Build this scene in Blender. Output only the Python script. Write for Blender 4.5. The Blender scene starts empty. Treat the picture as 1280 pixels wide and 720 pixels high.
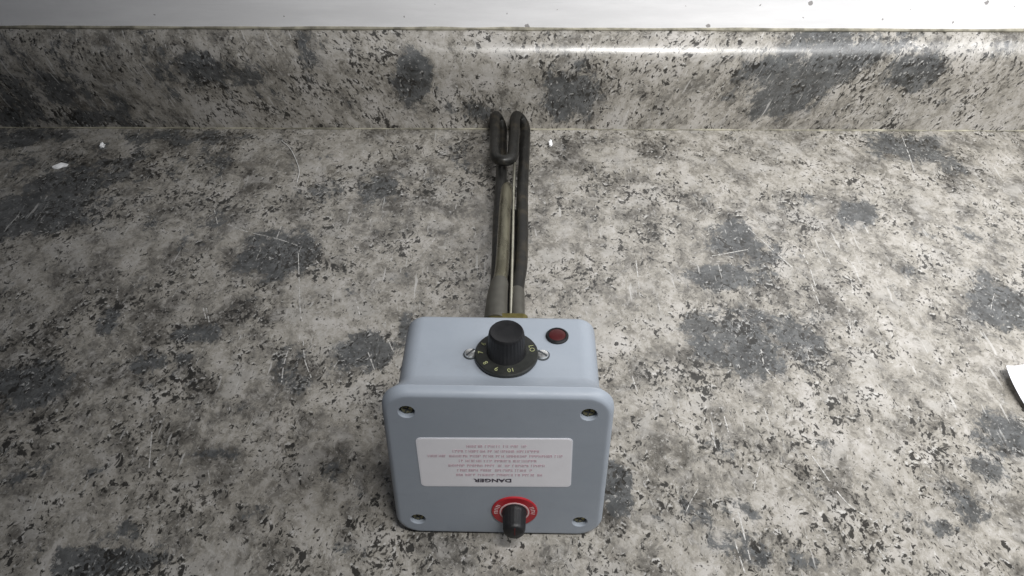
import bpy, bmesh, math, random
import numpy as np
from mathutils import Vector, Matrix, noise as mnoise

sc = bpy.context.scene
C = sc.collection
PI = math.pi
random.seed(7)

# ------------------------------------------------------------------ camera
cam = bpy.data.cameras.new('camera')
cam.sensor_width = 36.0
cam.lens = 1119.3 / 1280 * 36.0
cam.clip_start = 0.02
cam.clip_end = 50
co = bpy.data.objects.new('camera', cam)
C.objects.link(co)
co.matrix_world = (Matrix.Translation((0, 0, 0.46)) @ Matrix.Rotation(PI / 2 - 0.7014, 4, 'X')
                   @ Matrix.Rotation(0.0034, 4, 'Z'))
sc.camera = co

# ------------------------------------------------------------------ light
w = bpy.data.worlds.new('World')
sc.world = w
w.use_nodes = True
w.node_tree.nodes['Background'].inputs[0].default_value = (0.80, 0.86, 1.0, 1)
w.node_tree.nodes['Background'].inputs[1].default_value = 0.06

def area(name, loc, target, sx, sy, power, col, spread=180):
    l = bpy.data.lights.new(name, 'AREA')
    l.shape = 'RECTANGLE'; l.size = sx; l.size_y = sy
    l.energy = power; l.color = col; l.spread = math.radians(spread)
    o = bpy.data.objects.new(name, l)
    C.objects.link(o)
    o.location = loc
    o.rotation_euler = (Vector(target) - Vector(loc)).to_track_quat('-Z', 'Y').to_euler()
    return o

area('ceiling_tube_lamp', (0.36, -0.14, 1.20), (0.47, 0.64, 0.0), 0.60, 0.06, 4.7, (1.0, 0.99, 0.975), 68)
area('added_side_fill', (0.98, 0.26, 0.95), (0.36, 0.52, 0.0), 0.8, 0.8, 3.1, (0.96, 0.975, 1.0), 76)  # unseen soft area light, added for fill and leftward fall-off

vs = sc.view_settings
vs.view_transform = 'Standard'
vs.look = 'None'
vs.exposure = 0.0
vs.gamma = 1.0
vs.use_curve_mapping = False


# ------------------------------------------------------------------ helpers
def link(o, parent=None):
    C.objects.link(o)
    if parent:
        o.parent = parent
    return o

def finish(name, me, mat, parent=None, smooth=35):
    if smooth:
        me.polygons.foreach_set('use_smooth', [True] * len(me.polygons))
        me.set_sharp_from_angle(angle=math.radians(smooth))
    if mat:
        me.materials.append(mat)
    return link(bpy.data.objects.new(name, me), parent)

def from_bm(name, bm, mat, parent=None, smooth=35, recalc=True):
    if recalc:
        bmesh.ops.recalc_face_normals(bm, faces=bm.faces)
    me = bpy.data.meshes.new(name)
    bm.to_mesh(me)
    bm.free()
    return finish(name, me, mat, parent, smooth)

def tag(o, label=None, cat=None, group=None, kind=None):
    for k, v in (('label', label), ('category', cat), ('group', group), ('kind', kind)):
        if v:
            o[k] = v
    return o

def loft(bm, rings, cap0=True, cap1=True):
    vr = [[bm.verts.new(p) for p in r] for r in rings]
    n = len(vr[0])
    for a, b in zip(vr, vr[1:]):
        for i in range(n):
            bm.faces.new((a[i], a[(i + 1) % n], b[(i + 1) % n], b[i]))
    if cap0:
        bm.faces.new(vr[0][::-1])
    if cap1:
        bm.faces.new(vr[-1])
    return vr

def lathe(bm, prof, n=48, axis='Z', origin=(0, 0, 0), mod=None, cap0=True, cap1=True):
    """prof: (radius, height) pairs; axis Z, or Y pointing towards -y for front controls"""
    ox, oy, oz = origin
    rings = []
    for (r, h) in prof:
        ring = []
        for i in range(n):
            a = 2 * PI * i / n
            rr = r * (mod(a, r, h) if mod else 1)
            c, s = rr * math.cos(a), rr * math.sin(a)
            ring.append((ox + c, oy + s, oz + h) if axis == 'Z' else
                        ((ox + c, oy - h, oz + s) if axis == 'Y' else (ox + c, oy + h, oz + s)))
        rings.append(ring)
    loft(bm, rings, cap0, cap1)

def rrect(wd, ht, r, n=8):
    pts = []
    for (sx, sz, a0) in ((1, 1, 0), (-1, 1, 90), (-1, -1, 180), (1, -1, 270)):
        for k in range(n + 1):
            a = math.radians(a0 + 90 * k / n)
            pts.append((sx * (wd / 2 - r) + r * math.cos(a), sz * (ht / 2 - r) + r * math.sin(a)))
    return pts

def smooth_path(pts, per=8):
    P = [Vector(p) for p in pts]
    P = [P[0] * 2 - P[1]] + P + [P[-1] * 2 - P[-2]]
    out = []
    for i in range(1, len(P) - 2):
        p0, p1, p2, p3 = P[i - 1:i + 3]
        t0 = 0
        t1 = t0 + max((p1 - p0).length, 1e-6) ** .5
        t2 = t1 + max((p2 - p1).length, 1e-6) ** .5
        t3 = t2 + max((p3 - p2).length, 1e-6) ** .5
        for k in range(per):
            t = t1 + (t2 - t1) * k / per
            a1 = p0 * ((t1 - t) / (t1 - t0)) + p1 * ((t - t0) / (t1 - t0))
            a2 = p1 * ((t2 - t) / (t2 - t1)) + p2 * ((t - t1) / (t2 - t1))
            a3 = p2 * ((t3 - t) / (t3 - t2)) + p3 * ((t - t2) / (t3 - t2))
            b1 = a1 * ((t2 - t) / (t2 - t0)) + a2 * ((t - t0) / (t2 - t0))
            b2 = a2 * ((t3 - t) / (t3 - t1)) + a3 * ((t - t1) / (t3 - t1))
            out.append(b1 * ((t2 - t) / (t2 - t1)) + b2 * ((t - t1) / (t2 - t1)))
    out.append(P[-2])
    return out

def tube(bm, path, rad, n=18, close=True):
    """rad: number or function of t in 0..1"""
    rings = []
    N = len(path)
    up = None
    for i, p in enumerate(path):
        d = (path[min(i + 1, N - 1)] - path[max(i - 1, 0)]).normalized()
        if up is None:
            up = d.orthogonal().normalized()
        up = (up - d * up.dot(d)).normalized()
        s = d.cross(up)
        r = rad(i / (N - 1)) if callable(rad) else rad
        rings.append([p + (up * math.cos(2 * PI * k / n) + s * math.sin(2 * PI * k / n)) * r for k in range(n)])
    loft(bm, rings, close, close)

def text_mesh(body, size, bold=0.0):
    cu = bpy.data.curves.new('lettering', 'FONT')
    cu.body = body
    cu.size = size
    cu.align_x = 'CENTER'
    cu.align_y = 'CENTER'
    cu.extrude = 0.00006
    cu.resolution_u = 3
    cu.offset = bold
    tmp = bpy.data.objects.new('lettering', cu)
    C.objects.link(tmp)
    dg = bpy.context.evaluated_depsgraph_get()
    me = bpy.data.meshes.new_from_object(tmp.evaluated_get(dg))
    bpy.data.objects.remove(tmp)
    me.materials.clear()
    return me

# ------------------------------------------------------------------ node helpers
class NT:
    def __init__(self, name):
        self.mat = bpy.data.materials.new(name)
        self.mat.use_nodes = True
        self.t = self.mat.node_tree
        self.b = self.t.nodes['Principled BSDF']

    def n(self, kind, **kw):
        nd = self.t.nodes.new(kind)
        for k, v in kw.items():
            setattr(nd, k, v)
        return nd

    def put(self, sock, v):
        if hasattr(v, 'is_output') or isinstance(v, bpy.types.NodeSocket):
            self.t.links.new(v, sock)
        elif v is not None:
            sock.default_value = v

    def math(self, op, a, b=None, c=None, clamp=False):
        nd = self.n('ShaderNodeMath', operation=op, use_clamp=clamp)
        for s, v in zip(nd.inputs, (a, b, c)):
            self.put(s, v)
        return nd.outputs[0]

    def step(self, v, lo, hi, a=0.0, b=1.0):
        nd = self.n('ShaderNodeMapRange', interpolation_type='SMOOTHSTEP')
        for s, x in zip(nd.inputs, (v, lo, hi, a, b)):
            self.put(s, x)
        return nd.outputs[0]

    def mapping(self, vec, scale=(1, 1, 1), rot=(0, 0, 0), loc=(0, 0, 0)):
        nd = self.n('ShaderNodeMapping')
        self.put(nd.inputs['Vector'], vec)
        nd.inputs['Scale'].default_value = scale
        nd.inputs['Rotation'].default_value = rot
        nd.inputs['Location'].default_value = loc
        return nd.outputs[0]

    def noise(self, vec, scale, detail=4.0, rough=0.55, color=False):
        nd = self.n('ShaderNodeTexNoise')
        self.put(nd.inputs['Vector'], vec)
        nd.inputs['Scale'].default_value = scale
        nd.inputs['Detail'].default_value = detail
        nd.inputs['Roughness'].default_value = rough
        return nd.outputs['Color' if color else 'Fac']

    def mix(self, fac, a, b, blend='MIX'):
        nd = self.n('ShaderNodeMix', data_type='RGBA', blend_type=blend)
        self.put(nd.inputs[0], fac)
        for s, v in ((nd.inputs[6], a), (nd.inputs[7], b)):
            self.put(s, (*v, 1) if isinstance(v, tuple) and len(v) == 3 else v)
        return nd.outputs[2]

    def ramp(self, fac, stops):
        nd = self.n('ShaderNodeValToRGB')
        self.put(nd.inputs[0], fac)
        e = nd.color_ramp.elements
        e.remove(e[1])
        e[0].position = stops[0][0]
        e[0].color = (*stops[0][1], 1)
        for p, c in stops[1:]:
            el = e.new(p)
            el.color = (*c, 1)
        return nd.outputs[0]

    def vadd(self, a, b):
        nd = self.n('ShaderNodeVectorMath', operation='ADD')
        self.put(nd.inputs[0], a); self.put(nd.inputs[1], b)
        return nd.outputs[0]

    def vscale(self, a, s):
        nd = self.n('ShaderNodeVectorMath', operation='SCALE')
        self.put(nd.inputs[0], a); nd.inputs[3].default_value = s
        return nd.outputs[0]

    def obj(self):
        return self.n('ShaderNodeTexCoord').outputs['Object']

    def bump(self, h, strength, dist):
        nd = self.n('ShaderNodeBump')
        nd.inputs['Strength'].default_value = strength
        nd.inputs['Distance'].default_value = dist
        self.put(nd.inputs['Height'], h)
        self.put(self.b.inputs['Normal'], nd.outputs[0])

    def done(self, col=None, rough=None, metal=None, spec=None):
        for k, v in (('Base Color', col), ('Roughness', rough), ('Metallic', metal), ('Specular IOR Level', spec)):
            if v is not None:
                self.put(self.b.inputs[k], (*v, 1) if isinstance(v, tuple) and len(v) == 3 else v)
        return self.mat


def granite(name, rot, streak_rot, seed, sheared=False, lift=0.0):
    t = NT(name)
    P0 = t.obj()
    if sheared:
        # upright slab: the grain leans one way at one end and the other way at the other
        sx = t.n('ShaderNodeSeparateXYZ'); t.put(sx.inputs[0], P0)
        al = t.n('ShaderNodeAttribute', attribute_name='along').outputs['Fac']
        k = t.math('MAXIMUM', t.math('MINIMUM', t.math('MULTIPLY', sx.outputs[0], -2.2), .42), -.42)
        u = t.math('ADD', sx.outputs[0], t.math('MULTIPLY', al, k))
        cx = t.n('ShaderNodeCombineXYZ')
        t.put(cx.inputs[0], u); t.put(cx.inputs[1], t.math('MULTIPLY', al, .95)); cx.inputs[2].default_value = 0
        P0 = cx.outputs[0]
    P = t.mapping(P0, loc=(seed, seed * .7, seed * .3))
    wn = t.noise(P, 55, 3, .6, True)
    wv = t.n('ShaderNodeVectorMath', operation='SUBTRACT')
    t.put(wv.inputs[0], wn); wv.inputs[1].default_value = (.5, .5, .5)
    W = t.vadd(P, t.vscale(wv.outputs[0], .012))
    Q = t.mapping(W, rot=rot, scale=(1.0, 0.68, 1.0))          # grain direction
    attr = t.n('ShaderNodeAttribute', attribute_name='patch').outputs['Fac']

    # one rough fractal sets crystal against crystal, from cream down to brown black
    f0 = t.noise(Q, 30, 9, .82)
    f1 = t.noise(P, 7, 3, .5)
    val = t.math('ADD', f0, t.math('MULTIPLY', t.math('SUBTRACT', f1, .5), .13))
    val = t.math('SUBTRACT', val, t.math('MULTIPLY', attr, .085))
    val = t.math('ADD', val, lift)
    col = t.ramp(val, [(.345, (.052, .048, .042)), (.405, (.105, .097, .085)), (.450, (.165, .155, .138)),
                       (.500, (.247, .230, .200)), (.550, (.316, .297, .266)), (.630, (.404, .384, .358))])
    # soft cream bodies between the grit
    n1b = t.noise(W, 38, 3, .55)
    col = t.mix(t.math('MULTIPLY', t.step(n1b, .54, .66), .65), col, (.335, .320, .297))
    # fine grit, dark against pale
    n6 = t.noise(Q, 135, 6, .76)
    col = t.mix(t.math('MULTIPLY', t.math('MULTIPLY', t.step(n6, .515, .60), t.step(t.noise(P, 28, 4, .6), .42, .56)), .62), col, (.098, .089, .075))
    col = t.mix(t.math('MULTIPLY', t.step(n6, .475, .38), .38), col, (.40, .384, .360))
    # slate patches, ragged but distinct
    n3 = t.noise(Q, 46, 9, .80)
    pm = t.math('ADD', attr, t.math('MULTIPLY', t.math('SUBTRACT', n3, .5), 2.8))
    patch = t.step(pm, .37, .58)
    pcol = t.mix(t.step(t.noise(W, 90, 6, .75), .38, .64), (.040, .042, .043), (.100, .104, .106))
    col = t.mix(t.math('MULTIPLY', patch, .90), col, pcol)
    # speck trails: where a slow noise crosses its middle value
    r1 = t.math('ABSOLUTE', t.math('SUBTRACT', t.noise(W, 9, 4, .6), .5))
    trail = t.step(r1, .085, .0)
    clus = t.noise(P, 24, 3, .6)
    cb = t.math('ADD', t.math('MULTIPLY', t.math('SUBTRACT', clus, .5), .34), t.math('MULTIPLY', trail, .05))
    cb = t.math('ADD', cb, t.math('MULTIPLY', attr, .03))
    # black mica flecks
    K = t.mapping(Q, scale=(1, .85, 1))
    n4 = t.noise(K, 265, 4, .60)
    black = t.step(t.math('ADD', n4, cb), .614, .664)
    n4d = t.noise(t.mapping(K, loc=(.0009, -.0010, 0)), 265, 4, .60)
    halo = t.step(t.math('ADD', n4d, cb), .618, .68)
    n5 = t.noise(K, 500, 2, .5)
    fine = t.step(t.math('ADD', n5, t.math('MULTIPLY', cb, .8)), .63, .69)
    pale = t.step(n5, .37, .30)
    col = t.mix(t.math('MULTIPLY', pale, .45), col, (.45, .435, .41))
    white = t.step(t.math('SUBTRACT', halo, black), .4, .95)
    wgate = t.step(t.noise(P, 120, 2, .5), .46, .58)
    col = t.mix(t.math('MULTIPLY', t.math('MULTIPLY', white, wgate), .5), col, (.58, .57, .55))
    col = t.mix(t.math('MULTIPLY', black, .93), col, (.018, .017, .015))
    col = t.mix(t.math('MULTIPLY', fine, .85), col, (.035, .032, .028))
    # pale crystalline hairlines
    S = t.mapping(t.vadd(P, t.vscale(wv.outputs[0], .003)), rot=streak_rot, scale=(380, 30, 380))
    ns = t.noise(S, 1.0, 1, .4)
    sg = t.step(t.noise(P, 9, 2, .5), .46, .60)
    st = t.math('MULTIPLY', t.step(ns, .70, .76), sg)
    col = t.mix(t.math('MULTIPLY', st, .55), col, (.50, .49, .47))

    t.put(t.b.inputs['Roughness'], t.step(t.noise(P, 40, 4), .3, .7, .24, .34))
    h = t.math('SUBTRACT', t.noise(Q, 240, 3, .6), t.math('MULTIPLY', black, .6))
    t.bump(h, .10, .0006)
    return t.done(col, None, 0.0, .55)

def plain(name, col, rough=.4, metal=0.0, spec=.5, var=.08, scale=90, bump=0.0, bscale=600):
    t = NT(name)
    p = t.obj()
    f = t.noise(p, scale, 4, .6)
    c = t.mix(t.step(f, .3, .7), tuple(x * (1 - var) for x in col), tuple(min(1, x * (1 + var)) for x in col))
    t.put(t.b.inputs['Roughness'], t.step(t.noise(p, scale * 2, 3), .3, .7, rough * .88, rough * 1.12))
    if bump:
        t.bump(t.noise(p, bscale, 3, .6), bump, .0004)
    return t.done(c, None, metal, spec)

M = {}
M['counter'] = granite('speckled_granite_counter', (0, 0, .5), (0, 0, .0), 3.1)
M['splash'] = granite('speckled_granite_splash', (0, 0, 0), (0, 0, 0), 5.7, True, .030)
def box_mat():
    """moulded grey-blue housing, slightly handled: faint smears and rubbed, duller spots"""
    t = NT('grey_blue_enclosure')
    p = t.obj()
    c = t.mix(t.step(t.noise(p, 28, 5, .65), .35, .68), (.290, .323, .368), (.310, .343, .388))
    sm = t.step(t.noise(t.mapping(p, rot=(.3, .5, .2), scale=(1, 1, 3)), 55, 6, .7), .56, .70)
    c = t.mix(t.math('MULTIPLY', sm, .22), c, (.245, .262, .288))
    t.put(t.b.inputs['Roughness'], t.step(t.noise(p, 70, 5, .65), .3, .7, .36, .56))
    t.bump(t.noise(p, 1100, 3, .6), .14, .0004)
    return t.done(c, None, 0, .45)
M['box'] = box_mat()
M['black'] = plain('black_phenolic', (.012, .012, .013), .46, 0, .35, .15, 200, .05)
M['dial'] = plain('black_dial', (.019, .020, .018), .42, 0, .45, .2, 150)
M['numeral'] = plain('pale_yellow_ink', (.30, .31, .16), .6, 0, .3, .15, 400)
M['red'] = plain('red_plate', (.36, .014, .022), .42, 0, .5, .1, 150)
M['darkred'] = plain('dull_red_line', (.10, .01, .012), .5, 0, .3, .1, 300)
M['white_ink'] = plain('white_ink', (.62, .45, .45), .6, 0, .3, .1, 400)
M['label'] = plain('label_film', (.80, .79, .82), .36, 0, .5, .02, 60)
M['edge'] = plain('label_edge', (.80, .80, .84), .4, 0, .5, .02, 60)
M['ink'] = plain('black_ink', (.07, .06, .08), .6, 0, .3, .05, 60)
M['ink2'] = plain('faded_mauve_ink', (.54, .37, .42), .6, 0, .3, .12, 700)
M['brass'] = plain('dull_brass', (.20, .17, .06), .45, .85, .5, .2, 120)
M['steel'] = plain('bright_screw_steel', (.88, .88, .86), .30, .9, .5, .1, 300)
M['oldscrew'] = plain('olive_screw', (.24, .22, .12), .45, .7, .5, .35, 500)
M['hole'] = plain('shadowed_recess', (.05, .055, .06), .7, 0, .3, .1, 200)
M['gap_shade'] = plain('black_gap_shade', (.008, .008, .008), .7, 0, .2, .1, 200)  # black for the shade painted in between the rod sleeves
M['caulk'] = plain('yellowed_caulk', (.25, .235, .185), .7, 0, .3, .5, 60, .3, 300)
M['paper'] = plain('white_paper', (.80, .81, .86), .75, 0, .3, .01, 40)
M['crumb'] = plain('white_flake', (.86, .86, .86), .8, 0, .3, .05, 300)
M['scratch'] = plain('pale_scratch', (.42, .41, .39), .6, 0, .3, .4, 500)
M['fibre'] = plain('pale_fibre', (.55, .54, .52), .7, 0, .3, .1, 300)

def lamp_lens():
    t = NT('dark_red_lens')
    t.b.inputs['Coat Weight'].default_value = .05
    return t.done((.060, .011, .012), .40, 0, .3)
M['lens'] = lamp_lens()

def sheath():
    """heated sheath: matt dark oxide, with scale"""
    t = NT('oxidised_sheath')
    p = t.obj()
    f = t.noise(p, 140, 5, .65)
    c = t.mix(t.step(f, .3, .75), (.015, .015, .014), (.034, .033, .030))
    c = t.mix(t.math('MULTIPLY', t.step(t.noise(p, 45, 4, .65), .5, .68), .6), c, (.075, .062, .042))
    t.put(t.b.inputs['Roughness'], t.step(f, .3, .7, .36, .55))
    t.bump(t.noise(p, 700, 4, .6), .10, .0003)
    return t.done(c, None, .6, .5)
M['sheath'] = sheath()

def well_mat():
    """bare tube, tarnished in bands along its length"""
    t = NT('tarnished_steel_tube')
    p = t.obj()
    f = t.noise(t.mapping(p, scale=(1, .15, 1)), 160, 4, .6)
    c = t.mix(t.step(f, .35, .7), (.13, .12, .08), (.26, .245, .175))
    t.put(t.b.inputs['Roughness'], t.step(f, .3, .7, .22, .36))
    return t.done(c, None, .95, .5)
M['well'] = well_mat()
M['sleeve'] = plain('grey_steel_sleeve', (.135, .130, .112), .5, .8, .5, .12, 150)
M['rod'] = plain('bright_capillary', (.62, .60, .50), .35, .9, .5, .1, 100)

def wall_mat():
    t = NT('white_painted_trim')
    p = t.obj()
    c = t.mix(t.step(t.noise(t.mapping(p, scale=(.15, 1, 1)), 60, 5, .6), .35, .7), (.78, .78, .79), (.86, .86, .87))
    # brush scuffs along the board and a few chips
    sc_ = t.step(t.noise(t.mapping(p, scale=(6, 1, 260), loc=(1.3, 0, .4)), 1, 3, .6), .66, .74)
    g = t.step(t.noise(p, 6, 2), .50, .62)
    c = t.mix(t.math('MULTIPLY', t.math('MULTIPLY', sc_, g), .35), c, (.38, .37, .36))
    v = t.n('ShaderNodeTexVoronoi', voronoi_dimensions='2D')
    wp_ = t.vadd(t.mapping(p, rot=(PI / 2, 0, 0)), t.vscale(t.noise(p, 300, 3, .6, True), .004))
    t.put(v.inputs['Vector'], wp_); v.inputs['Scale'].default_value = 42
    sep = t.n('ShaderNodeSeparateColor'); t.put(sep.inputs[0], v.outputs['Color'])
    rad = t.math('ADD', t.math('MULTIPLY', t.math('POWER', sep.outputs[1], 3.0), .085), .018)
    chip = t.math('MULTIPLY', t.math('LESS_THAN', v.outputs['Distance'], rad), t.math('GREATER_THAN', sep.outputs[0], .62))
    c = t.mix(t.math('MULTIPLY', chip, .8), c, (.20, .185, .18))
    t.bump(t.noise(t.mapping(p, scale=(.3, 1, 1)), 180, 4, .6), .15, .0006)
    return t.done(c, .45, 0, .4)
M['wall'] = wall_mat()


# ------------------------------------------------------------------ setting: countertop, backsplash, wall
def patch_field(pts, blobs, seed):
    """stone markings and painted left-side shade: signed blobs (cx, cy, rx, ry, angle, strength), metres"""
    f = np.zeros(len(pts))
    for (cx, cy, rx, ry, a, s) in blobs:
        dx, dy = pts[:, 0] - cx, pts[:, 1] - cy
        c, si = math.cos(a), math.sin(a)
        g = 1.22 if s > .45 else 1.0
        u, v = (c * dx + si * dy) / (rx * g), (-si * dx + c * dy) / (ry * g)
        d = np.exp(-(u * u + v * v) ** 1.3 * .75)
        f = np.where(s > 0, np.maximum(f, d * s), f)
        if s < 0:
            f = f + d * s
    return f

def grid_mesh(name, xs, prof, mat, blobs, split=None):
    """prof: list of (y, z, along) ; sheet extruded along x"""
    nx, npf = len(xs), len(prof)
    verts = [(x, p[0], p[1]) for p in prof for x in xs]
    faces = [(j * nx + i, j * nx + i + 1, (j + 1) * nx + i + 1, (j + 1) * nx + i)
             for j in range(npf - 1) for i in range(nx - 1)]
    me = bpy.data.meshes.new(name)
    me.from_pydata(verts, [], faces)
    pts = np.array([(x, p[2]) for p in prof for x in xs])
    at = me.attributes.new('patch', 'FLOAT', 'POINT')
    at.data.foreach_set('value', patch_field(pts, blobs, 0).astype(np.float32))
    al = me.attributes.new('along', 'FLOAT', 'POINT')
    al.data.foreach_set('value', pts[:, 1].astype(np.float32))
    return finish(name, me, mat, None, 40)

# stone markings and painted light fall-off (x, y, rx, ry, angle, strength) in metres on the slab
COUNTER = [(-.52, .62, .20, .22, 0, .42), (-.36, .72, .14, .10, 0, .36), (-.42, .45, .16, .14, 0, .28), (-.18, .70, .14, .08, 0, .22),  # broad blobs: darker stone plus light fall-off to the left, painted in
    (-0.417, 0.6464, 0.0437, 0.0325, 0.26, 1.0),
    (-0.4043, 0.6975, 0.0444, 0.0219, 0.17, 0.75),
    (-0.3715, 0.721, 0.034, 0.0199, 0.09, 0.6),
    (-0.3298, 0.774, 0.0555, 0.014, 0.0, 0.6),
    (-0.4801, 0.773, 0.0395, 0.0187, 0.0, 0.65),
    (-0.1965, 0.5869, 0.0293, 0.0266, -0.17, 0.85),
    (-0.2175, 0.6066, 0.017, 0.016, 0.0, 0.6),
    (-0.1218, 0.69, 0.0236, 0.0354, 0.0, 0.6),
    (-0.1752, 0.6792, 0.0255, 0.0292, 0.0, 0.45),
    (-0.2553, 0.6353, 0.0168, 0.0169, 0.0, 0.55),
    (-0.21, 0.5167, 0.016, 0.017, 0.0, 0.45),
    (-0.1066, 0.4713, 0.0176, 0.0171, 0.35, 1.0),
    (-0.0807, 0.4955, 0.006, 0.02, 0.0, 0.8),
    (-0.159, 0.4506, 0.0172, 0.0196, 0.7, 0.7),
    (-0.2396, 0.4895, 0.0168, 0.0106, 0.0, 0.7),
    (-0.3079, 0.5051, 0.0079, 0.0148, 0.0, 0.75),
    (-0.3376, 0.4364, 0.0281, 0.0205, 0.17, 0.85),
    (-0.2606, 0.4606, 0.0289, 0.0107, 0.17, 0.55),
    (-0.2457, 0.4399, 0.0169, 0.011, 0.0, 0.5),
    (-0.2681, 0.3609, 0.0071, 0.0077, 0.0, 0.5),
    (-0.3119, 0.3556, 0.0182, 0.0167, 0.0, 0.45),
    (-0.2394, 0.2942, 0.0232, 0.0096, 0.0, 0.85),
    (-0.2346, 0.3144, 0.0125, 0.0079, 0.35, 0.6),
    (-0.1936, 0.3755, 0.0146, 0.006, 0.0, 0.65),
    (-0.1873, 0.4196, 0.0144, 0.009, 0.0, 0.45),
    (-0.1163, 0.3615, 0.0092, 0.009, 0.0, 0.55),
    (-0.2835, 0.2993, 0.0094, 0.0098, 0.0, 0.5),
    (-0.265, 0.6063, 0.0245, 0.0183, 0.35, 0.4),
    (-0.0901, 0.5541, 0.0116, 0.0227, 0.0, 0.4),
    (-0.1827, 0.748, 0.0232, 0.0178, 0.0, 0.4),
    (-0.0617, 0.7343, 0.0306, 0.0445, 0.0, 0.4),
    (-0.1788, 0.6182, 0.0206, 0.0187, 0.0, 0.4),
    (-0.2258, 0.4195, 0.0121, 0.0089, 0.0, 0.4),
    (-0.1517, 0.3308, 0.0147, 0.0095, 0.35, 0.3),
    (-0.0915, 0.3028, 0.0189, 0.011, 0.0, 0.35),
    (0.1909, 0.6111, 0.0246, 0.0232, 0.17, 0.8),
    (0.1713, 0.5585, 0.022, 0.0155, 0.0, 0.9),
    (0.2138, 0.5848, 0.02, 0.0242, 0.0, 0.55),
    (0.166, 0.4794, 0.0368, 0.0245, -0.44, 0.85),
    (0.2119, 0.4856, 0.0203, 0.0305, 0.0, 0.7),
    (0.1851, 0.515, 0.0247, 0.0122, 0.0, 0.55),
    (0.3051, 0.647, 0.0156, 0.0198, -0.52, 0.8),
    (0.2487, 0.6689, 0.0217, 0.0129, 0.0, 0.5),
    (0.3867, 0.7575, 0.0361, 0.0244, -0.35, 0.75),
    (0.4131, 0.7231, 0.019, 0.0142, -0.35, 0.55),
    (0.3782, 0.5197, 0.0273, 0.025, -0.26, 0.85),
    (0.3813, 0.5617, 0.0085, 0.0145, 0.0, 0.5),
    (0.3282, 0.5543, 0.0116, 0.0269, 0.35, 0.45),
    (0.401, 0.6215, 0.0152, 0.0188, 0.0, 0.45),
    (0.3259, 0.3933, 0.0171, 0.0184, 0.35, 0.75),
    (0.277, 0.3414, 0.0139, 0.0186, 0.0, 0.6),
    (0.3057, 0.3633, 0.0144, 0.0117, 0.0, 0.55),
    (0.262, 0.3209, 0.0145, 0.0104, 0.0, 0.4),
    (0.0658, 0.3485, 0.0091, 0.0189, 0.0, 1.0),
    (0.1234, 0.3319, 0.0226, 0.0156, 0.0, 0.5),
    (0.136, 0.3081, 0.0238, 0.0134, 0.0, 0.55),
    (0.1993, 0.349, 0.0111, 0.0113, 0.0, 0.35),
    (0.1712, 0.2963, 0.0159, 0.0054, 0.0, 0.6),
    (0.218, 0.304, 0.0085, 0.0066, 0.0, 0.4),
    (0.1313, 0.3789, 0.0136, 0.0108, 0.0, 0.4),
    (0.098, 0.3259, 0.0107, 0.013, 0.0, 0.35),
    (0.1038, 0.41, 0.0142, 0.0132, 0.0, 0.3),
    (0.2109, 0.3826, 0.0211, 0.0123, -0.35, 0.3),
    (0.27, 0.418, 0.0144, 0.0105, 0.0, 0.3),
    (0.1657, 0.6684, 0.0187, 0.0154, 0.0, 0.4),
    (0.0708, 0.6529, 0.0313, 0.0382, 0.0, -0.5),
    (0.1238, 0.681, 0.0219, 0.0211, 0.0, -0.35),
    (-0.3807, 0.5731, 0.0327, 0.028, 0.0, -0.4),
    (-0.209, 0.4401, 0.0339, 0.0158, 0.17, -0.4),
    (0.2245, 0.3491, 0.0201, 0.0151, 0.0, -0.4),
    (0.2797, 0.4471, 0.0343, 0.0211, 0.0, -0.4),
    (0.039, 0.565, 0.0195, 0.043, 0.0, -0.3),
    (-0.0527, 0.5749, 0.0263, 0.044, 0.0, -0.25),
    (-0.1173, 0.3948, 0.0267, 0.0215, 0.0, -0.3),
    (-0.2589, 0.3422, 0.0299, 0.0161, 0.35, -0.3),
    (0.2588, 0.5362, 0.0316, 0.0404, 0.0, -0.35),
    (0.096, 0.4894, 0.03, 0.0364, 0.0, -0.25),
    (0.3269, 0.6097, 0.0341, 0.0231, 0.0, -0.3)]
SPLASH = [(-.50, .05, .24, .08, 0, .42),  # broad left blob also paints in the fall-off of light
    (-0.3003, 0.0675, 0.0292, 0.0132, -0.26, 0.85),
    (-0.4549, 0.0415, 0.0549, 0.0205, 0.0, 0.55),
    (-0.4179, 0.0081, 0.0563, 0.0108, 0.0, 0.65),
    (-0.495, 0.0168, 0.0319, 0.0177, 0.0, 0.6),
    (-0.1942, 0.0843, 0.0167, 0.0176, 0.0, 0.6),
    (-0.0976, 0.0557, 0.0155, 0.0249, -0.17, 0.95),
    (0.0558, 0.04, 0.0282, 0.0255, 0.52, 0.75),
    (0.2965, 0.078, 0.0685, 0.0241, 0.35, 0.85),
    (0.27, 0.0391, 0.0345, 0.0188, 0.26, 0.85),
    (0.3879, 0.0651, 0.0246, 0.0165, 0.26, 1.0),
    (0.4678, 0.0786, 0.0182, 0.0162, 0.0, 0.5),
    (0.314, 0.0998, 0.0449, 0.0079, 0.0, 0.8),
    (-0.264, 0.0568, 0.0233, 0.01, 0.0, 0.5),
    (-0.3314, 0.0814, 0.0304, 0.0081, 0.0, 0.5),
    (-0.0007, 0.0744, 0.0168, 0.0131, 0.0, 0.35),
    (-0.1579, 0.0357, 0.0314, 0.0257, 0.0, -0.3),
    (0.1439, 0.0791, 0.0457, 0.024, 0.0, -0.3),
    (0.3336, 0.0199, 0.019, 0.0124, 0.0, -0.5),
    (0.4626, 0.0381, 0.0314, 0.0171, 0.0, -0.4),
    (-0.0614, 0.0864, 0.0303, 0.016, 0.0, -0.3),
    (-0.2327, 0.0354, 0.0315, 0.0138, 0.0, 0.35),
    (-0.0404, 0.0185, 0.0175, 0.0107, 0.0, 0.6),
    (-0.3714, 0.0606, 0.031, 0.0116, 0.0, 0.4)]
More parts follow.
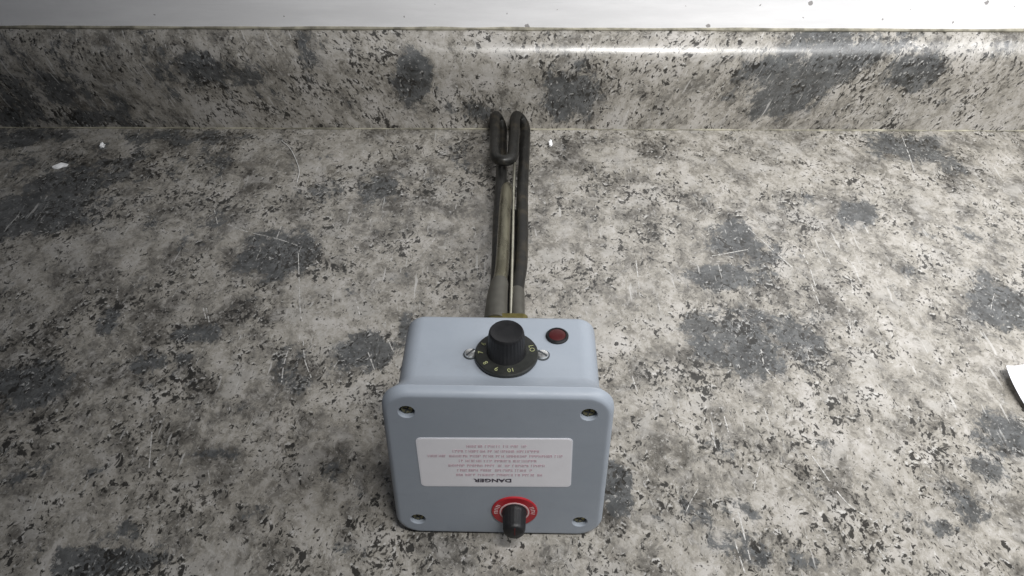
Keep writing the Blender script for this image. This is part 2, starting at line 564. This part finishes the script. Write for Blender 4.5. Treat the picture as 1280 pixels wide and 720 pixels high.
rnd = random.Random(11)
def scatter_blobs(n, x0, x1, y0, y1, keep, k=1.0):
    out = []
    while len(out) < n:
        x, y = rnd.uniform(x0, x1), rnd.uniform(y0, y1)
        if keep(x, y):
            out.append((x, y, k * rnd.uniform(.012, .045), k * rnd.uniform(.010, .03), rnd.gauss(.5, .5), rnd.uniform(.35, .9) * (1 if k == 1 else .36)))
    return out
outside = lambda x, y: abs(x) > .30 + (y - .286) * .45 + .03 or y < .27
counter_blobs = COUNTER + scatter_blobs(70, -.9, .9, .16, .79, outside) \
    + scatter_blobs(110, -.55, .55, .27, .79, lambda x, y: not outside(x, y), .55)
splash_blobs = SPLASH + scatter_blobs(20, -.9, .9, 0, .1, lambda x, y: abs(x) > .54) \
    + scatter_blobs(45, -.54, .54, 0, .11, lambda x, y: True, .5)

YB = 0.792
def yb(x):
    return YB
prof = []
# underside lip, rolled front edge, top
for k in range(7):
    a = PI / 2 * k / 6
    prof.append((0.155 + .02 - .02 * math.sin(PI / 2 - a) if False else .175 - .02 * math.cos(a), -.02 + .02 * math.sin(a), .14 + .03 * k / 6))
prof = [(.155, -.04, .12)] + prof
ys = np.linspace(.18, YB + .012, 190)
prof += [(float(y), 0.0, float(y)) for y in ys]
xs = np.linspace(-.9, .9, 520)
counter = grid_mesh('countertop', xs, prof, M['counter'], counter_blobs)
tag(counter, 'speckled grey and cream stone countertop with dark patches', 'countertop', kind='structure')

R_ = .033
Z0 = .0625
pr = [(YB, -.002, 0.0)] + [(YB, float(z), float(z)) for z in np.linspace(.003, .0625, 22)]
for k in range(1, 15):
    a = PI / 2 * k / 14
    pr.append((YB + R_ - R_ * math.cos(a), Z0 + R_ * math.sin(a), Z0 + R_ * a))
pr.append((YB + R_ + .02, Z0 + R_, Z0 + R_ * PI / 2 + .02))
splash = grid_mesh('backsplash', xs, pr, M['splash'], splash_blobs)
splash.rotation_euler.z = .0
tag(splash, 'speckled stone backsplash with rounded top edge behind counter', 'backsplash', kind='structure')

# caulk bead in the corner, worn away in stretches
bm = bmesh.new()
path = []
for i in range(400):
    x = -.88 + 1.76 * i / 399
    path.append(Vector((x, YB - .0002, .0004 + .0004 * mnoise.noise((x * 40, 3, 1)))))
tube(bm, path, lambda t: .0008 + .0009 * mnoise.noise((t * 60, 1.3, 0)), 8)
from_bm('caulk_seam', bm, M['caulk'], splash)
bm = bmesh.new()
path = []
for i in range(300):
    x = -.88 + 1.76 * i / 299
    path.append(Vector((x, .8170, .0955 + .0004 * mnoise.noise((x * 30, 9, 1)))))
tube(bm, path, lambda t: .0016 + .0008 * mnoise.noise((t * 40, 5.3, 0)), 8)
from_bm('caulk_seam', bm, M['caulk'], splash)

bm = bmesh.new()
bmesh.ops.create_cube(bm, size=1, matrix=Matrix.Translation((0, .837, .30)) @ Matrix.Diagonal((1.8, .04, .42, 1)))
bmesh.ops.bevel(bm, geom=bm.edges[:], offset=.002, segments=2, affect='EDGES')
wall = from_bm('wall', bm, M['wall'])
tag(wall, 'scuffed white painted wall board above the backsplash', 'wall', kind='structure')


# ------------------------------------------------------------------ immersion heater
LW, LH = .122, .1227
heater = bpy.data.objects.new('immersion_heater', None)
C.objects.link(heater)
heater.location = (-.0073, .3149, 0)
heater.rotation_euler.z = -.0165
heater.empty_display_size = .05
tag(heater, 'grey immersion heater control box with dark bent heating rods on counter', 'heater')

def W2L(p):
    c, s = math.cos(.0165), math.sin(.0165)
    x, y, z = p[0] + .0073, p[1] - .3149, p[2]
    return (c * x - s * y, s * x + c * y, z)

zc = LH / 2
BW = .109
zt = zc + BW / 2 + .0002         # top of body

# body: flare behind the lid, then straight, rounded back
bm = bmesh.new()
rings = []
def ring(wd, ht, r, y):
    return [(px, y, zc + pz) for px, pz in rrect(wd, ht, r, 8)]
rings.append(ring(LW - .006, LH - .006, .010, .0057))
rings.append(ring(LW - .0003, LH - .0003, .0135, .0057))
for k in range(0, 7):
    t = k / 6
    e = t * (1.25 - .25 * t * t)
    rings.append(ring(LW - (LW - BW) * e, LH - (LH - BW) * e, .0135 - .003 * e, .0060 + .0140 * t))
rings.append(ring(BW - .0003, BW - .0003, .0105, .045))
rings.append(ring(BW - .0008, BW - .0008, .0105, .0650))
for k in range(1, 7):
    a = PI / 2 * k / 6
    d = .004 * (1 - math.cos(a))
    rings.append(ring(BW - .0008 - 2 * d, BW - .0008 - 2 * d, .0105 - d * .8, .0650 + .004 * math.sin(a)))
loft(bm, rings)
body = from_bm('enclosure_body', bm, M['box'], heater, 40)

# lid with four screw wells
bm = bmesh.new()
rl = [ring(LW, LH, .0135, .0056), ring(LW, LH, .0135, .0036)]
for (d, y) in ((.0003, .0024), (.0009, .0013), (.0017, .0006), (.0026, .0001), (.0031, 0.0), (.0042, 0.0)):
    rl.append(ring(LW - 2 * d, LH - 2 * d, .0150 - d, y))
vr = loft(bm, [[(p[0], p[1], p[2]) for p in r] for r in rl], cap0=True, cap1=False)
edges = []
last = vr[-1]
for i in range(len(last)):
    edges.append(bm.edges.get((last[i], last[(i + 1) % len(last)])))
SX, SZ, SR = .0477, .0469, .0042
wells = [(sx * SX, zc + sz * SZ) for sx in (-1, 1) for sz in (-1, 1)]
for (x, z) in wells:
    prev = None
    lip = []
    for (r, y) in ((SR + .0005, 0.0), (SR, .0005), (SR, .0040)):
        cur = [bm.verts.new((x + r * math.cos(2 * PI * i / 24), y, z + r * math.sin(2 * PI * i / 24))) for i in range(24)]
        if prev:
            for i in range(24):
                bm.faces.new((prev[i], prev[(i + 1) % 24], cur[(i + 1) % 24], cur[i]))
        else:
            lip = cur
        prev = cur
    bm.faces.new(prev)
    for i in range(24):
        edges.append(bm.edges.get((lip[i], lip[(i + 1) % 24])))
bmesh.ops.triangle_fill(bm, edges=edges, use_beauty=True)
lid = from_bm('lid', bm, M['box'], heater, 40)

# screws in the wells: domed head with cross slot
def screw_head(r, h, slot=True, cross=True):
    bm = bmesh.new()
    lathe(bm, [(r, 0), (r, h * .45), (r * .93, h * .75), (r * .75, h * .93), (r * .45, h)], 28, 'Y')
    return bm
for (x, z) in wells:
    bm = screw_head(.0037, .0022)
    s = from_bm('screw', bm, M['oldscrew'], lid, 40)
    s.location = (x, .0041, z)
    a0 = random.uniform(0, PI)
    bm = bmesh.new()
    for a in (a0, a0 + PI / 2):
        m = Matrix.Translation((x, .00185, z)) @ Matrix.Rotation(a, 4, 'Y') @ Matrix.Diagonal((.0044, .0003, .0008, 1))
        bmesh.ops.create_cube(bm, size=1, matrix=m)
    from_bm('screw_slot', bm, M['hole'], lid, 0)

# warning label: film with a pale border, upside-down lettering
lab = bpy.data.objects.new('warning_label', None)
def plate(name, wd, ht, r, th, mat, parent, loc):
    bm = bmesh.new()
    a = [(px, 0, pz) for px, pz in rrect(wd, ht, r, 6)]
    b = [(px, -th, pz) for px, pz in rrect(wd, ht, r, 6)]
    loft(bm, [a, b])
    o = from_bm(name, bm, mat, parent, 30)
    o.location = loc
    return o
label = plate('warning_label', .0846, .0418, .0028, .0003, M['edge'], heater, (-.0017, .0001, .0678))
label.rotation_euler.y = -.018
face = plate('printed_face', .0832, .0404, .0024, .00012, M['label'], label, (0, -.00025, 0))
me = text_mesh('DANGER', .0041, .00012)
me.transform(Matrix.Rotation(PI, 4, 'Y') @ Matrix.Rotation(PI / 2, 4, 'X') @ Matrix.Scale(1.28, 4, (1, 0, 0)))
hd = finish('heading_lettering', me, M['ink'], label, 0)
hd.location = (-.0016, -.00045, -.0150)

bm = bmesh.new()
rt = random.Random(5)
lines = [(581, 655), (563, 672), (531, 702), (570, 672), (556, 679), (567, 662), (565, 674)]
zz = .0142
for (u0, u1) in lines:
    x = (u0 - 616) * .000431
    x1 = (u1 - 616) * .000431
    while x < x1:
        wl = rt.randint(2, 8)
        for _ in range(wl):
            if x > x1:
                break
            gw = rt.choice((.0010, .0012, .0013, .0009))
            k = rt.random()
            def stroke(ax, az, bx_, bz):
                m = Matrix.Translation(((ax + bx_) / 2, -.00042, (az + bz) / 2)) @ Matrix.Diagonal((abs(bx_ - ax), .0001, abs(bz - az), 1))
                bmesh.ops.create_cube(bm, size=1, matrix=m)
            tw = .00030
            stroke(x, zz - .0011, x + tw, zz + .0011)
            if k > .25:
                stroke(x + gw - tw, zz - (.0011 if k > .5 else 0), x + gw, zz + .0011)
            if k < .6:
                stroke(x + tw, zz + .0008, x + gw - tw, zz + .0011)
            if .3 < k < .9:
                stroke(x + tw, zz - .00015, x + gw - tw, zz + .00015)
            x += gw + .0004
        x += .0011
    zz -= .00408
from_bm('body_lettering', bm, M['ink2'], label, 0)

# red selector plate and black pointer knob on the lid
SEL = (.0092, 0, .0245)
bm = bmesh.new()
lathe(bm, [(.0134, 0), (.0134, .0006), (.0130, .0010), (.0086, .0010)], 48, 'Y')
sel = from_bm('selector_plate', bm, M['red'], heater, 30)
sel.location = SEL
bm = bmesh.new()
lathe(bm, [(.0087, .0009), (.0087, .00125), (.0078, .00125), (.0078, .0009)], 48, 'Y', cap0=False, cap1=False)
from_bm('ring_mark', bm, M['white_ink'], sel, 30)
bm = bmesh.new()
for base, ks in ((PI - .15, (-3, -2, -1, 0, 1, 2)), (.15, (-2, -1, 0, 1, 2))):
    for k in ks:
        a = base + k * .145
        for (r, l, wd) in ((.0108, .0026, .00042),):
            m = (Matrix.Rotation(-a, 4, 'Y') @ Matrix.Translation((r, -.0011, 0)) @ Matrix.Diagonal((l * rt.uniform(.7, 1), .0001, wd, 1)))
            bmesh.ops.create_cube(bm, size=1, matrix=m)
        if k % 2:
            m = (Matrix.Rotation(-a - .05, 4, 'Y') @ Matrix.Translation((.0116, -.0011, 0)) @ Matrix.Diagonal((.0005, .0001, .0013, 1)))
            bmesh.ops.create_cube(bm, size=1, matrix=m)
from_bm('plate_lettering', bm, M['white_ink'], sel, 0)
bm = bmesh.new()
flute = lambda a, r, h: 1 + .012 * math.cos(20 * a) if .003 < h < .0135 else 1
lathe(bm, [(.0072, .0009), (.0073, .0022), (.0070, .0032), (.0067, .0040), (.0064, .0128), (.0060, .0146), (.0050, .0156), (.002, .0158)], 84, 'Y', mod=flute)
knob = from_bm('selector_knob', bm, M['black'], heater, 50)
knob.location = SEL
bm = bmesh.new()
bmesh.ops.create_cube(bm, size=1, matrix=Matrix.Translation((.0004, -.0158, .0018)) @ Matrix.Diagonal((.0005, .0003, .0060, 1)))
from_bm('pointer_line', bm, M['darkred'], knob, 0)

# thermostat dial on the top
DC = W2L((-.0029, .3492, 0))
DC = (DC[0], DC[1], zt - .0004)
bm = bmesh.new()
lathe(bm, [(.0168, .0012), (.0173, .0016), (.0173, .0030), (.0168, .0036), (.0104, .0042)], 64)
dial = from_bm('thermostat_dial', bm, M['dial'], heater, 30)
dial.location = DC
bm = bmesh.new()
lathe(bm, [(.0030, 0), (.0030, .0020)], 20)
from_bm('shaft', bm, M['steel'], dial)
bm = bmesh.new()
fl2 = lambda a, r, h: 1 + .012 * math.cos(30 * a) if .005 < h < .0175 else 1
lathe(bm, [(.0108, .0040), (.0106, .0050), (.0101, .0060), (.0096, .0170), (.0093, .0186), (.0087, .0194), (.0078, .0193), (.0070, .0190), (.003, .0190)], 180, mod=fl2)
from_bm('knob_grip', bm, M['black'], dial, 50)
for (ch, ang) in (('LO', 12), ('6', 155), ('7', 183), ('8', 218), ('9', 249), ('10', 281)):
    me = text_mesh(ch, .0040)
    a = math.radians(ang)
    me.transform(Matrix.Translation((.0139 * math.cos(a), .0139 * math.sin(a), .00402)) @ Matrix.Rotation(a - PI / 2, 4, 'Z') @ Matrix.Rotation(0, 4, 'X'))
    finish('numeral', me, M['numeral'], dial, 0)
# fixing screws either side of the dial
for (u, sgn) in ((-.0197, -1), (.0197, 1)):
    bm = bmesh.new()
    lathe(bm, [(.0040, -.0002), (.0040, .0003), (.0034, .0004)], 28)
    wa = from_bm('fixing_screw', bm, M['hole'], heater, 30)
    wa.location = (DC[0] + u, DC[1] + .0014, zt)
    bm = bmesh.new()
    lathe(bm, [(.0033, 0), (.0033, .0008), (.0029, .0014), (.0018, .0017), (.0006, .0018)], 28)
    from_bm('head', bm, M['steel'], wa, 40)
    bm = bmesh.new()
    bmesh.ops.create_cube(bm, size=1, matrix=Matrix.Translation((0, 0, .0016)) @ Matrix.Rotation(.9 if sgn < 0 else -.7, 4, 'Z') @ Matrix.Diagonal((.0062, .0009, .0006, 1)))
    from_bm('slot', bm, M['hole'], wa, 0)

# red indicator lamp
LC = W2L((.0254, .3655, 0))
bm = bmesh.new()
lathe(bm, [(.0064, -.0002), (.0064, .0006), (.0058, .0013), (.0050, .0014), (.0047, .0006)], 40)
lamp = from_bm('indicator_lamp', bm, M['black'], heater, 40)
lamp.location = (LC[0], LC[1], zt)
bm = bmesh.new()
lathe(bm, [(.0048, .0006), (.0047, .0011), (.0040, .0014), (.0028, .0016), (.0006, .0017)], 40)
from_bm('lens', bm, M['lens'], lamp, 40)

# brass fitting behind the body
bm = bmesh.new()
fx, fz = W2L((-.004, .39, 0))[0], .0610
lathe(bm, [(.019, .0675), (.019, .0780), (.0180, .0790)], 6, 'B', (fx, 0, fz))
nut = from_bm('brass_nut', bm, M['brass'], heater, 25)
bm = bmesh.new()
rb = []
for (dw, y) in ((.0012, .0785), (0, .0790), (0, .1165), (.0012, .1175)):
    rb.append([(fx + .0003 + px, y, fz + pz) for px, pz in rrect(.0268 - dw, .0262 - dw, .0035, 5)])
loft(bm, rb)
from_bm('brass_block', bm, M['brass'], heater, 30)
bm = bmesh.new()  # added dark block standing in for shade between the sleeves
rb = []
for (dw, y) in ((0, .1165), (0, .1560), (.002, .1600)):
    rb.append([(W2L((-.0012, .4, 0))[0] + px, y, .0590 - (y - .1165) * .157 + pz) for px, pz in rrect(.0075 - dw, .0090 - dw, .0020, 4)])
loft(bm, rb)
from_bm('gap_shade_block', bm, M['gap_shade'], heater, 30)

# heating element: one continuous sheathed rod, folded three times
rt_ = [(.0030, .425, .0615), (.0033, .4501, .058), (.0034, .4765, .0538), (.0043, .4905, .0517), (.0061, .5097, .0486), (.0075, .5524, .042),
       (.0086, .6381, .0285), (.0107, .7062, .0178), (.0121, .755, .0100), (.0125, .7700, .0090)]
hair_r = [(.0119, .7800, .0108), (.0085, .7862, .0150), (.0048, .7845, .0195), (.0028, .7770, .0222)]
mid = [(.0022, .7628, .0240), (.0010, .7129, .0308), (.0003, .6890, .0347)]
ub = [(-.0006, .6815, .0358), (-.0032, .6763, .0367), (-.0076, .6742, .0371), (-.0120, .6763, .0368), (-.0147, .6815, .0360)]
left = [(-.0155, .6890, .0349), (-.0162, .7223, .0297), (-.0171, .7626, .0240)]
hair_l = [(-.0172, .7770, .0222), (-.0160, .7845, .0192), (-.0132, .7865, .0135), (-.0108, .7800, .0090)]
low = [(-.0103, .7700, .0082), (-.0102, .7500, .0108), (-.0099, .697, .0193), (-.0099, .6674, .0239), (-.0105, .6075, .0333), (-.0106, .5523, .042),
       (-.0103, .5096, .0487), (-.0108, .4818, .053), (-.0113, .45, .058), (-.0113, .425, .0610)]
bm = bmesh.new()
tube(bm, smooth_path([W2L(p) for p in rt_ + hair_r + mid + ub + left + hair_l + low], 8), .0050, 18)
from_bm('heating_element', bm, M['sheath'], heater, 60)

well = [(-.0043, .6296, .0399), (-.0057, .5892, .0462), (-.0064, .5357, .0546), (-.0074, .4887, .0619), (-.0094, .4672, .0650), (-.0102, .4250, .0690)]
bm = bmesh.new()
wp = smooth_path([W2L(p) for p in well], 8)
tube(bm, wp, lambda t: .0049 if t > .02 else .0040, 20)
from_bm('sensor_tube', bm, M['well'], heater, 40)
rod = [(.0018, .6908, .0243), (.0009, .6169, .0368), (.0004, .5474, .0477), (-.0003, .4883, .057), (-.001, .425, .0646)]
bm = bmesh.new()
tube(bm, smooth_path([W2L(p) for p in rod], 8), .0012, 10)
from_bm('capillary_rod', bm, M['rod'], heater, 60)

gap_path = [(.0006, .6050, .0300), (.0003, .5474, .0400), (-.0004, .4883, .0500), (-.001, .4300, .0590)]  # added dark rod that blackens the shaded gap between the tubes
bm = bmesh.new()
tube(bm, smooth_path([W2L(p) for p in gap_path], 8), .0040, 14)
from_bm('gap_shade_rod', bm, M['sheath'], heater, 60)

def sleeve(pts, r0, r1):
    bm = bmesh.new()
    tube(bm, smooth_path([W2L(p) for p in pts], 6), lambda t: (r0 + (r1 - r0) * t) * (1 if t > .04 else .93), 24)
    return from_bm('rod_sleeve', bm, M['sleeve'], heater, 40)
sleeve([(-.0084, .4770, .0628), (-.0098, .4600, .0652), (-.0108, .4280, .0680)], .0060, .0078)
sleeve([(.0036, .4770, .0540), (.0034, .4600, .0570), (.0031, .4250, .0615)], .0053, .0054)

# ------------------------------------------------------------------ loose bits on the counter
def flake(name, loc, sx, sy, sz, rz, label, seed):
    bm = bmesh.new()
    bmesh.ops.create_icosphere(bm, subdivisions=2, radius=1)
    for v in bm.verts:
        k = 1 + .55 * mnoise.noise(v.co * 1.7 + Vector((seed, 0, 0)))
        v.co = Vector((v.co.x * sx * k, v.co.y * sy * k, max(0, v.co.z * .7 + .3) * sz * k))
    o = from_bm(name, bm, M['crumb'], None, 20)
    o.location = loc
    o.rotation_euler.z = rz
    tag(o, label, 'crumb', 'crumbs on the countertop')
    return o
flake('paper_crumb', (-.4276, .7193, 0), .0068, .0034, .003, .6, 'largest white crumb, lying on a black patch of the stone', 1.0)
flake('paper_crumb', (-.4008, .7569, 0), .0024, .0040, .003, .1, 'small round white crumb near the seam under the dark backsplash end', 4.0)
flake('paper_crumb', (.0373, .7643, 0), .0017, .0058, .003, -.1, 'slim white crumb beside the bent tip of the heating rod', 7.0)

def fibre(name, pts, r, label):
    bm = bmesh.new()
    tube(bm, smooth_path(pts, 6), r, 6)
    o = from_bm(name, bm, M['fibre'], None, 60)
    return tag(o, label, 'fibre', 'fibres on the countertop')
FIB = [(-0.2275, 0.7672, 0.0008), (-0.2171, 0.7538, 0.0008), (-0.2068, 0.7321, 0.0008), (-0.1999, 0.7111, 0.0008), (-0.1989, 0.6936, 0.0008)]
fibre('fibre', FIB, .00045, 'curved pale fibre lying on the counter near the backsplash')

# pale hairline scratches worn into the counter, as thin chipped ribbons
SCRATCH = [[(-0.2482, 0.6294), (-0.2268, 0.6179), (-0.201, 0.6089), (-0.1808, 0.599)],
    [(-0.1783, 0.5891), (-0.1711, 0.5536), (-0.1619, 0.5104), (-0.1595, 0.5041)],
    [(-0.1553, 0.4838), (-0.1503, 0.4628), (-0.1426, 0.4451)],
    [(-0.1644, 0.4727), (-0.1646, 0.4586), (-0.1627, 0.4403)],
    [(0.2438, 0.5692), (0.2423, 0.5459)],
    [(0.2398, 0.5508), (0.2399, 0.5265)],
    [(0.2571, 0.508), (0.2555, 0.4858)],
    [(0.1835, 0.4752), (0.1832, 0.4546), (0.1901, 0.4419)],
    [(0.2041, 0.6262), (0.2294, 0.5722)],
    [(0.1336, 0.3959), (0.1345, 0.3822)],
    [(0.1334, 0.3119), (0.1353, 0.2898)],
    [(0.1396, 0.3319), (0.1402, 0.2983)],
    [(0.1025, 0.581), (0.1009, 0.5353)],
    [(0.1243, 0.5706), (0.135, 0.5533)],
    [(-0.2367, 0.5193), (-0.2294, 0.501)],
    [(-0.2391, 0.5193), (-0.233, 0.5055)],
    [(-0.2401, 0.3943), (-0.2319, 0.361)],
    [(-0.1221, 0.5294), (-0.1165, 0.5107)],
    [(-0.1055, 0.4713), (-0.0986, 0.4532)],
    [(-0.0922, 0.4841), (-0.0867, 0.4714)],
    [(0.0858, 0.4477), (0.0882, 0.4322)],
    [(0.196, 0.3758), (0.2088, 0.3382), (0.2201, 0.3264)],
    [(0.2175, 0.3056), (0.2206, 0.2976)],
    [(0.2423, 0.598), (0.2436, 0.5765)],
    [(0.3883, 0.7787), (0.3834, 0.7429), (0.3788, 0.716)],
    [(-0.2005, 0.6067), (-0.1999, 0.6273)],
    [(-0.2642, 0.6509), (-0.2559, 0.6294)],
    [(0.1663, 0.5867), (0.198, 0.5956)],
    [(0.1448, 0.4102), (0.1453, 0.3925)],
    [(0.1736, 0.4176), (0.1743, 0.4031)]]
rs = random.Random(21)
bm = bmesh.new()
def scratch(pts, w0):
    path = smooth_path([(x, y, .00012) for x, y in pts], 10)
    i = 0
    while i < len(path) - 1:
        run = rs.randint(2, 7)
        for j in range(i, min(i + run, len(path) - 1)):
            p, q = path[j], path[j + 1]
            d = (q - p).normalized()
            nrm = Vector((-d.y, d.x, 0))
            wa, wb = w0 * rs.uniform(.4, 1.2), w0 * rs.uniform(.4, 1.2)
            vs4 = [bm.verts.new(c) for c in (p - nrm * wa, p + nrm * wa, q + nrm * wb, q - nrm * wb)]
            bm.faces.new(vs4)
        i += run + rs.choice((0, 1, 1, 2))
for l in SCRATCH:
    scratch(l, .00042)
for _ in range(38):
    y = rs.uniform(.28, .78)
    x = rs.uniform(-.28, .30) * (1 + (y - .28) * 1.4)
    ln = rs.uniform(.004, .022)
    a = rs.gauss(PI / 2, .22)
    k = rs.uniform(-.12, .12)
    scratch([(x + ln * t * math.cos(a + k * t), y + ln * t * math.sin(a + k * t)) for t in (0, .5, 1)], .00026)
so = from_bm('scratch_marks', bm, M['scratch'], counter, 0)
tag(so, kind='stuff')

# curled corner of white paper
bm = bmesh.new()
NU, NV = 26, 22
def paper_pt(u, v):
    # u runs along the far edge, v along the bowed near edge; that edge curls up off the stone
    d = v * .12
    lx = .3506 - .17 * d + 5.0 * d * d
    ly = .4501 - d
    px, py = lx + .14 * u * .92, ly + .14 * u * .40
    k = max(0, 1 - u * .14 / .035)
    z = .0006 + .0088 * k * k * (1 - .75 * min(1, v * 2.2)) + .0006 * math.sin(v * 9 + u * 4) ** 2
    return (px, py, z)
vg = [[bm.verts.new(paper_pt((i / (NU - 1)) ** 1.5, j / (NV - 1))) for i in range(NU)] for j in range(NV)]
for j in range(NV - 1):
    for i in range(NU - 1):
        bm.faces.new((vg[j][i], vg[j + 1][i], vg[j + 1][i + 1], vg[j][i + 1]))
bmesh.ops.recalc_face_normals(bm, faces=bm.faces)
bmesh.ops.solidify(bm, geom=bm.faces[:], thickness=.0003)
pap = from_bm('paper_sheet', bm, M['paper'], None, 40)
tag(pap, 'white paper sheet with a curled corner lying on the counter', 'paper')
